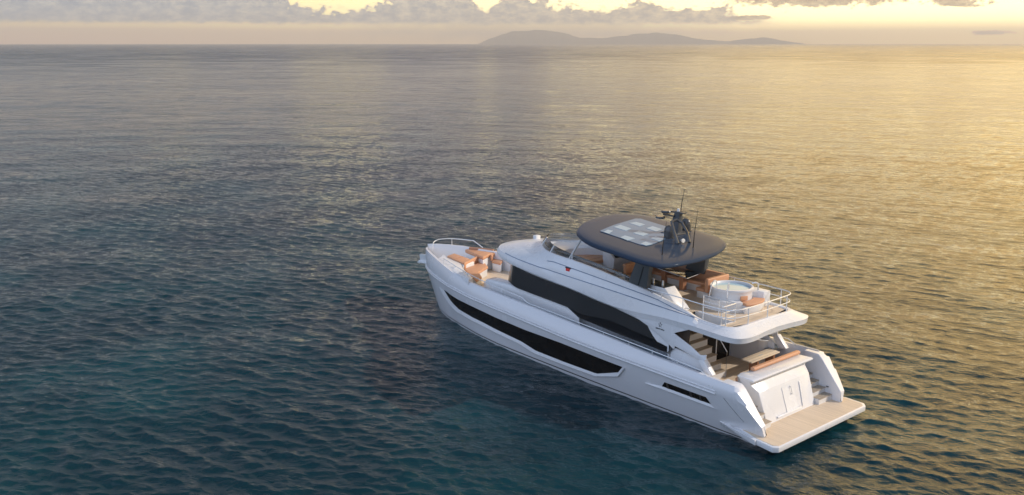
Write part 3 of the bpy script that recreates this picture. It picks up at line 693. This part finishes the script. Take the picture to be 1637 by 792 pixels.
# ------------------------------------------------------------------ hardtop
HT = [(11.63, 1.58, 6.24), (12.91, -0.01, 6.24), (13.52, -1.44, 6.24), (13.67, -2.67, 6.24), (13.26, -3.60, 6.24), (12.11, -3.86, 6.24), (10.21, -3.44, 6.24), (8.27, -2.82, 6.24), (6.91, -2.36, 6.24), (5.95, -1.56, 6.24), (5.26, -0.20, 6.24), (4.96, 0.98, 6.24), (4.90, 2.20, 6.24), (5.08, 3.36, 6.24), (5.62, 3.52, 6.24), (6.27, 3.50, 6.24), (7.93, 3.14, 6.24), (9.83, 2.65, 6.24)]
HT = smooth_path(HT, 5, closed=True)
hc = Vector((sum(p.x for p in HT) / len(HT), sum(p.y for p in HT) / len(HT), 0))
def ring(s, z): return [tuple(Vector((hc.x + (p.x - hc.x) * s, hc.y + (p.y - hc.y) * s, z))) for p in HT]
hr = [ring(0.0, 6.09), ring(0.93, 6.09), ring(0.985, 6.105), ring(0.998, 6.14), ring(1.0, 6.19), ring(0.994, 6.235), ring(0.978, 6.265), ring(0.95, 6.282), ring(0.8, 6.298), ring(0.4, 6.31), ring(0.0, 6.312)]
top = obj('hardtop', *loft(hr, closed=True), M['roof'], yacht, angle=60)
SKL = [(10.94, 0.79, 6.32), (11.42, -0.52, 6.32), (11.67, -1.62, 6.32), (11.86, -2.51, 6.32), (11.68, -2.67, 6.32), (9.67, -2.14, 6.32), (9.26, -1.89, 6.32), (8.74, -1.32, 6.32), (7.86, 0.11, 6.32), (7.55, 1.32, 6.32), (7.57, 1.57, 6.32), (7.89, 1.59, 6.32), (10.86, 0.87, 6.32)]
sk = obj('skylight', *prism(SKL, (0, 0, 0.012)), M['sky_glass'], top)
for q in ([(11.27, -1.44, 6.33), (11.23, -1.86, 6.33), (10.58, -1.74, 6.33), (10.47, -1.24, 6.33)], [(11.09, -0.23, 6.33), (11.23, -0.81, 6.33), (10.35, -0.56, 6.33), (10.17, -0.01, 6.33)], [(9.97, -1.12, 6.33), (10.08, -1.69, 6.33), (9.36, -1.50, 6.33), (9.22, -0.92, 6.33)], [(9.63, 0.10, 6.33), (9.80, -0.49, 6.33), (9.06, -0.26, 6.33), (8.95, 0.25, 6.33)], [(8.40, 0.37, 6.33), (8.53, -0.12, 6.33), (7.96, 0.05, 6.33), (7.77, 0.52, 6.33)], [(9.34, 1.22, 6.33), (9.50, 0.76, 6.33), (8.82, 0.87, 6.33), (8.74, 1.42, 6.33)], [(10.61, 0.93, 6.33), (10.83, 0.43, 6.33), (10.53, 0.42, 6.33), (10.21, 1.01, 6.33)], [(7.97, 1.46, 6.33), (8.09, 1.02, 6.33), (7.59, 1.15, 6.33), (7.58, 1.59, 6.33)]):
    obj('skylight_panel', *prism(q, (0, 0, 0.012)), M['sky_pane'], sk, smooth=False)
PLb = [(8.16, 1.98, 4.74), (7.15, 1.98, 4.66), (6.98, 1.98, 6.05), (7.62, 1.98, 6.05)]
for s in (1, -1):
    pl = obj('roof_pillar', *prism([(x, s * 1.70, z) for x, y, z in PLb], (0, s * 0.26, 0)), M['pillar'], yacht, bev=(0.03, 2))
    obj('pillar_groove', *prism([(7.62, s * 1.962, 4.72), (7.56, s * 1.962, 4.72), (7.30, s * 1.962, 5.55), (7.36, s * 1.962, 5.55)], (0, s * 0.006, 0)), M['black'], pl)
    obj('roof_strut', *tube([(11.75, s * 1.88, 5.08), (11.10, s * 1.78, 6.06)], 0.045, 10), M['steel'], yacht)
# aft starboard strut seen under the roof's corner
obj('roof_strut', *tube([(7.45, -2.2, 4.66), (7.45, -2.2, 6.04)], 0.05, 10), M['pillar'], yacht)
obj('roof_panel', *box(7.5, 8.5, -2.22, -2.18, 4.7, 6.02), M['window'], yacht, smooth=False)
# mast with domes, radar, arch and whips
mast = obj('mast', *merge(loft([[(8.55 + a * 0.26, -1.42 + b * 0.17, 6.34) for a, b in ((-1, -1), (1, -1), (1, 1), (-1, 1))], [(8.40 + a * 0.13, -1.42 + b * 0.11, 7.28) for a, b in ((-1, -1), (1, -1), (1, 1), (-1, 1))]], closed=True), box(8.1, 8.75, -1.55, -1.30, 7.2, 7.27), box(8.1, 8.95, -1.9, -0.9, 6.29, 6.36)), M['roofedge'], top, bev=(0.02, 2))
dm = [(0.0, 0.55), (0.09, 0.53), (0.165, 0.48), (0.215, 0.39), (0.23, 0.28), (0.22, 0.0)]
for x, y in ((8.05, -0.42), (8.62, -2.22)):
    obj('satellite_dome', *lathe([(0.25, -0.04), (0.25, 0.0)][::-1] + [(0, -0.04)][::-1], (x, y, 6.345), 24), M['dome'], top)
    obj('satellite_dome', *lathe(dm[::-1], (x, y, 6.315), 28), M['dome'], top)
obj('radar', *merge(lathe([(0.0, 0.12), (0.2, 0.12), (0.24, 0.06), (0.2, 0), (0, 0)][::-1], (8.95, -1.25, 7.16), 20), lathe([(0.0, 0.1), (0.2, 0.1), (0.24, 0.05), (0.18, 0), (0, 0)][::-1], (9.1, -1.05, 6.92), 20), box(8.5, 9.1, -1.36, -1.2, 7.05, 7.12)), M['dome'], top)
obj('masthead_light', *lathe([(0, 0.14), (0.06, 0.12), (0.07, 0.0), (0, 0)][::-1], (8.42, -1.42, 7.28), 12), M['steel'], top)
obj('mast_arch', *tube([(6.98, 0.30, 6.33), (7.25, 0.22, 6.72), (7.62, -0.02, 7.12), (7.60, -0.3, 7.16), (7.42, -0.45, 7.05), (7.1, -0.42, 6.7), (6.85, -0.28, 6.33)], [0.07, 0.065, 0.06, 0.06, 0.06, 0.06, 0.07], 8), M['dome'], top)
obj('horn', *tube([(7.05, 0.0, 6.42), (6.9, 0.05, 6.44)], [0.05, 0.09], 12), M['steel'], top)
for p, h in (((8.30, -1.42, 7.28), 1.0), ((6.15, 2.25, 6.27), 1.4), ((6.15, 0.35, 6.28), 1.65)):
    obj('whip_antenna', *tube([p, (p[0] - 0.02, p[1] - 0.02, p[2] + h * 0.35), (p[0] - 0.07, p[1] - 0.12, p[2] + h)], [0.022, 0.017, 0.006], 6), M['black'], top)

# ------------------------------------------------------------------ cockpit back wall, doors, stairs to the fly deck
bw = obj('cockpit_bulkhead', *merge(box(5.62, 5.72, 1.0, 2.2, CKZ, 3.7), box(5.62, 5.72, -2.5, -1.75, CKZ, 3.7), box(5.62, 5.72, -2.5, 2.2, 3.5, 3.75)), M['inner'], yacht, smooth=False)
obj('sliding_door', *box(5.64, 5.69, -1.75, 1.0, CKZ, 3.5), M['window'], bw, smooth=False)
ss = obj('fly_stairs', *merge(*[box(4.20 + 0.24 * k, 4.20 + 0.24 * (k + 1) + 0.06, 0.42, 1.95, CKZ + (0.0 if k == 0 else 0.27 * k - 0.05), CKZ + 0.27 * (k + 1) - 0.02) for k in range(9)]), M['inner'], yacht, smooth=False)
for k in range(9):
    obj('tread', *box(4.17 + 0.24 * k, 4.48 + 0.24 * k, 0.40, 1.95, CKZ + 0.27 * (k + 1) - 0.018, CKZ + 0.27 * (k + 1)), M['stepteak'], ss, smooth=False)
rail('stair_rail', [(4.2, 0.40, 1.4), (4.2, 0.40, 2.42), (5.3, 0.42, 3.72)], yacht, [((4.72, 0.41, 3.03), 1.0)], 0.02)
for s in (1, -1):
    obj('stair_flank', *prism([(5.55, s * 2.14, CKZ), (5.55, s * 2.14, 2.72), (4.05, s * 2.14, 2.56), (3.75, s * 2.14, 2.3), (3.75, s * 2.14, CKZ)], (0, s * 0.1, 0)), M['white'], yacht, bev=(0.02, 2))
obj('stair_lining', *prism([(6.4, 2.02, 2.5), (6.4, 2.02, 3.74), (4.72, 2.02, 3.74), (4.86, 2.02, 2.7)], (0, 0.06, 0)), M['brown'], yacht, smooth=False)
# starboard counter with curved front and its slanted support
obj('cockpit_cabinet', *merge(lathe([(0.0, 0), (0.30, 0), (0.30, 0.98), (0.36, 1.02), (0.36, 1.06), (0, 1.06)], (4.3, -2.1, CKZ), 28), box(4.3, 5.6, -2.4, -1.8, CKZ, CKZ + 1.04)), M['inner'], yacht, bev=(0.01, 1))

# ------------------------------------------------------------------ rails
cap = lambda x, dzz=0.0, dyy=-0.06: (x, capy(x) + dyy, capz(x) + dzz)
pr = smooth_path([(21.3, 1.80, 3.36), (19.4, 2.12, 3.18), (18.2, 2.30, 3.11), (17.2, 2.42, 3.06), (15.7, 2.48, 2.97), (14.2, 2.52, 2.89)], 4) + smooth_path([(13.75, 2.54, 2.72), (12.1, 2.58, 2.68), (9.0, 2.66, 2.58), (6.0, 2.80, 2.52), (4.7, 2.84, 2.47), (3.55, 2.88, 2.42)], 4) + [Vector((3.2, 2.88, 2.25))]
posts = [((x, float(np.interp(x, [p.x for p in pr][::-1], [p.y for p in pr][::-1])), float(np.interp(x, [p.x for p in pr][::-1], [p.z for p in pr][::-1]))), None) for x in (21.25, 18.7, 17.1, 15.6, 14.3, 13.35, 11.8, 10.3, 8.8, 7.3, 6.0, 4.7)]
posts = [(p, max(0.05, p[2] - capz(p[0]))) for p, _ in posts]
rail('side_rail', pr, yacht, posts, 0.02)
rail('side_rail', [Vector((p.x, -p.y, p.z)) for p in pr], yacht, [((p[0], -p[1], p[2]), h) for p, h in posts], 0.02)
bp = smooth_path([(24.25, 0.42, 3.12), (24.3, 0.36, 3.42), (24.4, 0.10, 3.56), (24.3, -0.30, 3.62), (23.9, -0.85, 3.62), (22.9, -1.42, 3.60)], 4) + [Vector((22.3, -1.62, 3.27))]
rail('bow_pulpit', bp, yacht, [((24.0, -0.74, 3.62), 0.45)], 0.025)
def flyrail(z, hgt, r=0.022):
    ex = 0.04
    return smooth_path([(7.0, 2.02, z + 0.02), (5.5, 2.02, z), (4.4, 2.04, z - 0.03), (3.5, 2.02, z - 0.04), (3.05, 1.92, z - 0.03), (2.84, 1.65, z), (2.78, 1.2, z), (2.78, 0, z), (2.82, -1.3, z), (2.9, -1.75, z), (3.2, -2.0, z), (3.8, -2.06, z), (5.5, -2.06, z + 0.02), (7.4, -2.06, z + 0.04)], 5)
FR = 4.70
fp = []
for x, y in ((6.3, 2.02), (5.2, 2.02), (4.2, 2.04), (3.2, 1.97), (2.78, 1.15), (2.79, -0.1), (2.84, -1.45), (3.5, -2.04), (4.6, -2.06), (5.8, -2.06), (7.0, -2.06)):
    zb = 4.03 if x < 4.3 or y < 2 else float(np.interp(x, [4.3, 7.0], [4.07, 4.6])); 
    if y < -2 and x > 4.3: zb = float(np.interp(x, [4.3, 7.0], [4.07, 4.6]))
    fp.append(((x, y, FR), FR - zb))
low = flyrail(4.40, 0)
rail('fly_rail', flyrail(FR, 0), yacht, fp, 0.022, mids=[[p for p in low if p.x < 4.6]])
sr = [(4.95, 1.08, 3.98), (4.95, 1.08, 4.72), (3.45, 1.08, 4.72), (3.40, 1.12, 4.72), (3.40, 1.85, 4.72), (3.45, 1.9, 4.72), (3.45, 1.9, 3.98)]
rail('stair_guard', sr, yacht, [((4.2, 1.08, 4.72), 0.74), ((3.42, 1.09, 4.72), 0.74)], 0.02, mids=[[(4.95, 1.08, z), (3.45, 1.08, z), (3.40, 1.12, z), (3.40, 1.85, z)] for z in (4.24, 4.48)])

# ------------------------------------------------------------------ furniture
def cushion(x0, x1, y0, y1, z0, z1, r=0.05): return box(x0, x1, y0, y1, z0, z1), r
def cush(name, B, parent, m='leather', r=0.045):
    return obj(name, *B, M[m], parent, bev=(r, 3))
def quadpad(name, P, z0, z1, parent, m='leather', r=0.04):
    return obj(name, *slab(P, z0, z1), M[m], parent, bev=(r, 3))
def seams(P, z, parent, fr=(0.36, 0.68), m='leatherdk'):
    a, b, c, d = [Vector((p[0], p[1], z)) for p in P[:4]]
    for t in fr:
        obj('seam', *tube([b.lerp(c, t), a.lerp(d, t)], 0.012, 5), M[m], parent)
def shrink(P, d):
    c = Vector((sum(p[0] for p in P) / len(P), sum(p[1] for p in P) / len(P)))
    return [tuple(c + (Vector(p[:2]) - c) * (1 - d)) for p in P]
# foredeck: two sunpads, two benches
A1 = [p[:2] for p in [(22.85, 0.46, 3.00), (23.12, -0.24, 3.00), (21.21, -0.04, 3.00), (20.96, 0.80, 3.00)]]
t = thing('sunpad', (22.0, 0.2, FDZ), 'tan sunpad nearest the bow tip beside the port bulwark', 'sunpad', 'foredeck sunpads')
quadpad('base', shrink(A1, -0.14), FDZ, 2.93, t, 'white'); quadpad('cushion', A1, 2.93, 3.02, t); seams(A1, 3.02, t, (0.5,))
A2 = [p[:2] for p in [(23.04, -0.93, 3.10), (23.24, -1.64, 3.10), (21.33, -1.74, 3.10), (21.31, -1.28, 3.10), (20.94, -0.55, 3.10)]]
t = thing('sunpad', (22.0, -1.1, FDZ), 'tan sunpad along the starboard bow bulwark, with a thick front edge', 'sunpad', 'foredeck sunpads')
quadpad('base', shrink(A2, 0.06), FDZ, 2.96, t, 'white'); quadpad('cushion', A2, 2.96, 3.14, t); seams([A2[0], A2[1], A2[2], A2[4]], 3.14, t, (0.33, 0.66))
obj('headrest', *tube([(A2[0][0] - 0.1, A2[0][1] - 0.25, 3.17), (A2[2][0] + 0.3, A2[2][1] - 0.1, 3.17)], 0.10, 10), M['leatherdk'], t)
S1 = [p[:2] for p in [(20.79, 0.83, 2.72), (21.73, -1.13, 2.72), (20.42, -0.47, 2.72), (19.77, 0.68, 2.72), (18.92, 1.14, 2.72), (18.57, 1.77, 2.72)]]
t = thing('bench', (20.0, 0.4, FDZ), 'L-shaped tan bench with white base facing the foredeck well, port side', 'bench', 'foredeck benches')
quadpad('base', shrink(S1, 0.08), FDZ, 2.60, t, 'white'); quadpad('seat', S1, 2.60, 2.74, t)
b0, b1 = Vector((*S1[0], 0)), Vector((*S1[1], 0)); dn = Vector((0.16, -0.05, 0))
B1 = [tuple(b0)[:2], tuple(b1)[:2], tuple(b1 + dn)[:2], tuple(b0 + dn)[:2]]
quadpad('backrest', B1, 2.70, 3.06, t)
S2 = [p[:2] for p in [(21.11, -1.29, 2.78), (20.40, -1.33, 2.78), (21.03, -2.08, 2.78), (21.81, -2.22, 2.78)]]
t = thing('bench', (20.9, -1.6, FDZ), 'tan bench half hidden under the visor, starboard side of the foredeck', 'bench', 'foredeck benches')
quadpad('base', shrink(S2, 0.06), FDZ, 2.66, t, 'white'); quadpad('seat', S2, 2.66, 2.80, t)
b0, b1 = Vector((*S2[0], 0)), Vector((*S2[3], 0)); dn = Vector((0.14, 0.0, 0))
quadpad('backrest', [tuple(b0)[:2], tuple(b1)[:2], tuple(b1 + dn)[:2], tuple(b0 + dn)[:2]], 2.76, 3.10, t)
# white coaming top at the bow with cleats, windlass
PL = [p[:2] for p in [(23.44, 0.24, 2.95), (22.82, 1.14, 2.95), (19.99, 2.15, 2.95), (18.22, 2.54, 2.95), (18.38, 2.14, 2.95), (20.09, 1.43, 2.95), (21.17, 0.77, 2.95), (22.71, 0.56, 2.95)]]
bp_ = obj('bow_locker', *slab(PL, FDZ, 2.96), M['white'], yacht, bev=(0.03, 2))
for q in [(20.58, 1.61, 2.97), (19.49, 1.88, 2.97), (18.97, 2.08, 2.97)]:
    obj('cleat', *merge(tube([(q[0] - 0.16, q[1] + 0.05, 3.05), (q[0] + 0.16, q[1] - 0.05, 3.05)], 0.025), tube([(q[0], q[1], 2.96), (q[0], q[1], 3.05)], 0.03)), M['steel'], bp_)
wl = obj('windlass', *merge(lathe([(0.2, 0), (0.2, 0.08), (0.1, 0.12), (0.12, 0.26), (0.16, 0.3), (0, 0.3)], (23.2, -0.15, 2.5), 16), box(22.9, 23.8, -0.25, -0.05, FDZ, 2.5)), M['steel'], yacht)

# fly deck: hot tub
tub = thing('hot_tub', (4.95, -0.72, 3.97), 'round white hot tub with pale blue water at the aft end of the upper deck', 'hot tub')
TC = (4.95, -0.72, 3.97)
obj('shell', *lathe([(0.80, 0.0), (0.83, 0.28), (0.82, 0.62), (0.85, 0.72), (0.88, 0.77), (0.86, 0.83), (0.80, 0.84), (0.755, 0.81), (0.745, 0.5), (0.0, 0.45)], TC, 48), M['white'], tub, angle=60)
obj('water', *slab([(TC[0] + 0.748 * math.cos(k * math.pi / 20), TC[1] + 0.748 * math.sin(k * math.pi / 20)) for k in range(40)], TC[2] + 0.46, TC[2] + 0.74), M['tub'], tub)
def arc(r0, r1, a0, a1, z0, z1, n=20, c=TC):
    o_ = [(c[0] + r1 * math.cos(R(a)), c[1] + r1 * math.sin(R(a))) for a in np.linspace(a0, a1, n)]
    i_ = [(c[0] + r0 * math.cos(R(a)), c[1] + r0 * math.sin(R(a))) for a in np.linspace(a1, a0, n)]
    return slab(o_ + i_, c[2] + z0, c[2] + z1)
obj('step', *arc(0.82, 1.14, 50, 150, 0.0, 0.42), M['inner'], tub, bev=(0.015, 2))
obj('surround', *arc(0.82, 1.30, 150, 250, 0.0, 0.30), M['inner'], tub, bev=(0.015, 2))
obj('seat_cushion', *arc(0.85, 1.32, 152, 215, 0.30, 0.40), M['leather'], tub, bev=(0.03, 3))
obj('backrest', *arc(0.84, 0.90, 150, 172, 0.42, 0.60), M['leather'], tub, bev=(0.02, 2))
obj('side_counter', *merge(arc(0.82, 1.26, 226, 288, 0.0, 0.60), box(3.95, 4.9, -1.97, -1.5, 3.97, 4.58)), M['white'], tub, bev=(0.02, 2))
obj('tap', *tube([(4.3, -1.6, 4.57), (4.3, -1.6, 4.85), (4.38, -1.52, 4.9), (4.48, -1.42, 4.86)], 0.035, 8), M['steel'], tub)
for a in (78, 118):
    ca, sa = math.cos(R(a)), math.sin(R(a)); q = lambda r, z: (TC[0] + r * ca, TC[1] + r * sa, TC[2] + z)
    obj('grab_rail', *tube(smooth_path([q(1.14, 0.0), q(1.14, 0.6), q(1.0, 1.08), q(0.86, 1.14), q(0.80, 1.04), q(0.78, 0.8)], 4), 0.02, 8), M['steel'], tub)
# aft dining sofa, wrapped round the table on the starboard side
t = thing('sofa', (7.6, -1.7, 3.97), 'tan U-shaped dining sofa beside the hot tub, behind the glass table', 'sofa')
obj('base', *merge(box(6.05, 10.2, -1.98, -1.35, 3.97, 4.26), box(6.05, 6.62, -1.35, -0.62, 3.97, 4.26)), M['inner'], t, bev=(0.02, 2))
cush('seat_cushion', merge(box(6.68, 10.2, -1.80, -1.30, 4.262, 4.40), box(6.22, 6.67, -1.80, -0.58, 4.262, 4.40)), t)
cush('backrest', merge(box(6.2, 10.2, -2.0, -1.82, 4.262, 4.86), box(6.02, 6.2, -2.0, -0.56, 4.262, 4.86)), t)
# glass dining table
TG = [p[:2] for p in [(9.73, -1.18, 4.68), (7.16, -0.63, 4.68), (7.34, -1.68, 4.68), (8.99, -2.05, 4.68)]]
t = thing('dining_table', (8.1, -1.2, 3.97), 'glass topped dining table on two wooden pedestals in front of the tan sofa', 'table')
obj('tabletop', *slab(TG, 4.665, 4.69), M['tglass'], t, bev=(0.008, 1))
obj('edge_trim', *tube([(p[0], p[1], 4.66) for p in TG] + [(TG[0][0], TG[0][1], 4.66)], 0.014, 6), M['steel'], t)
for x, y in ((7.72, -1.05), (8.95, -1.32)):
    lg = obj('leg', *box(x - 0.11, x + 0.11, y - 0.13, y + 0.13, 3.98, 4.66), M['wood'], t, bev=(0.01, 1))
    obj('foot', *box(x - 0.2, x + 0.2, y - 0.2, y + 0.2, 3.972, 3.985), M['steel'], lg)
# bar counter on the port side
t = thing('bar_counter', (7.0, 1.3, 3.97), 'white bar counter with sloping end and dark worktop, next to the grey roof pillar', 'counter')
obj('body', *prism([(5.62, 1.02, 3.972), (6.45, 1.02, 4.78), (8.1, 1.02, 4.78), (8.1, 1.02, 3.972)], (0, 0.62, 0)), M['white'], t, bev=(0.02, 2))
obj('worktop', *box(6.48, 8.1, 1.0, 1.66, 4.782, 4.81), M['screen'], t)
for x in (6.75, 7.25): obj('tap', *lathe([(0.05, 0), (0.045, 0.2), (0, 0.2)], (x, 1.42, 4.81), 12), M['steel'], t)
# lounge forward: wide sunpad, sofa arm, helm console, chairs
t = thing('lounge_sunpad', (13.0, -0.3, 3.97), 'broad tan lounge pad under the windscreen at the front of the upper deck', 'sunpad')
LP = [(13.55, 0.75), (13.75, 0.0), (13.6, -0.8), (13.2, -1.35), (12.2, -1.3), (12.1, 0.2), (12.6, 1.15)]
quadpad('base', shrink(LP, 0.04), 3.972, 4.42, t, 'inner'); quadpad('cushion', LP, 4.422, 4.58, t); seams([LP[0], LP[2], LP[4], LP[5]], 4.58, t, (0.4, 0.75))
t = thing('lounge_sofa', (11.6, 0.7, 3.97), 'low tan sofa on a pale base along the port windscreen side', 'sofa')
LS = [(12.05, 1.05), (12.25, 0.55), (11.2, -0.5), (10.85, -0.35), (11.3, 0.9)]
quadpad('base', shrink(LS, 0.06), 3.972, 4.22, t, 'inner'); quadpad('seat', LS, 4.222, 4.36, t)
t = thing('helm_console', (11.8, -1.3, 3.97), 'white helm console with dark sloping screen under the hardtop', 'console')
obj('body', *prism([(12.2, -1.85, 3.972), (12.2, -1.85, 4.98), (11.75, -1.85, 4.98), (11.45, -1.85, 4.70), (11.55, -1.85, 3.972)], (0, 1.15, 0)), M['white'], t, bev=(0.03, 2))
obj('screen', *prism([(11.74, -1.75, 4.985), (11.47, -1.75, 4.74), (11.47, -0.80, 4.74), (11.74, -0.80, 4.985)], (0.006, 0, 0.006)), M['screen'], t)
t = thing('helm_chair', (10.75, -1.05, 3.97), 'tan helm chair on a steel pedestal beneath the hardtop', 'chair')
cush('seat', box(10.5, 11.0, -1.35, -0.75, 4.46, 4.58), t); cush('backrest', box(10.42, 10.54, -1.35, -0.75, 4.56, 5.02), t)
obj('pedestal', *lathe([(0.2, 0), (0.2, 0.02), (0.06, 0.05), (0.06, 0.49), (0, 0.49)], (10.75, -1.05, 3.972), 16), M['steel'], t)
t = thing('fly_settee', (9.9, -0.6, 3.97), 'tan settee between the helm chair and the glass dining table', 'sofa')
cush('seat', box(9.55, 10.1, -1.25, 0.15, 4.30, 4.42), t); cush('backrest', box(9.98, 10.12, -1.25, 0.15, 4.42, 4.88), t)
obj('base', *box(9.6, 10.05, -1.22, 0.12, 3.972, 4.30), M['inner'], t, bev=(0.015, 1))
# cockpit: table and sofa
t = thing('cockpit_table', (3.6, -1.1, CKZ), 'pale wooden cockpit table on two brown board legs near the stern', 'table')
obj('tabletop', *slab([(3.86, -0.12), (3.33, -0.07), (3.37, -2.03), (3.92, -2.12)], 2.05, 2.10), M['table'], t, bev=(0.012, 2))
obj('hatch', *box(3.58, 3.66, -1.2, -0.95, 2.101, 2.106), M['steel'], t)
for y in (-0.62, -1.72):
    obj('leg', *box(3.42, 3.80, y - 0.06, y + 0.06, CKZ + 0.002, 2.05), M['wood'], t, bev=(0.01, 1))
t = thing('cockpit_sofa', (2.8, -0.4, CKZ), 'tan sofa against the transom facing the pale cockpit table', 'sofa')
obj('base', *box(2.64, 3.1, -1.85, 1.25, CKZ + 0.002, 1.72), M['inner'], t, bev=(0.015, 1))
cush('seat', box(2.64, 3.14, -1.86, 1.28, 1.722, 1.86), t)
cush('backrest', box(2.36, 2.56, -1.93, 1.18, 2.285, 2.43), t, r=0.06)
bx = obj('side_pod', *box(2.15, 2.66, 1.38, 1.7, 1.4, 2.27), M['white'], yacht, bev=(0.03, 2))
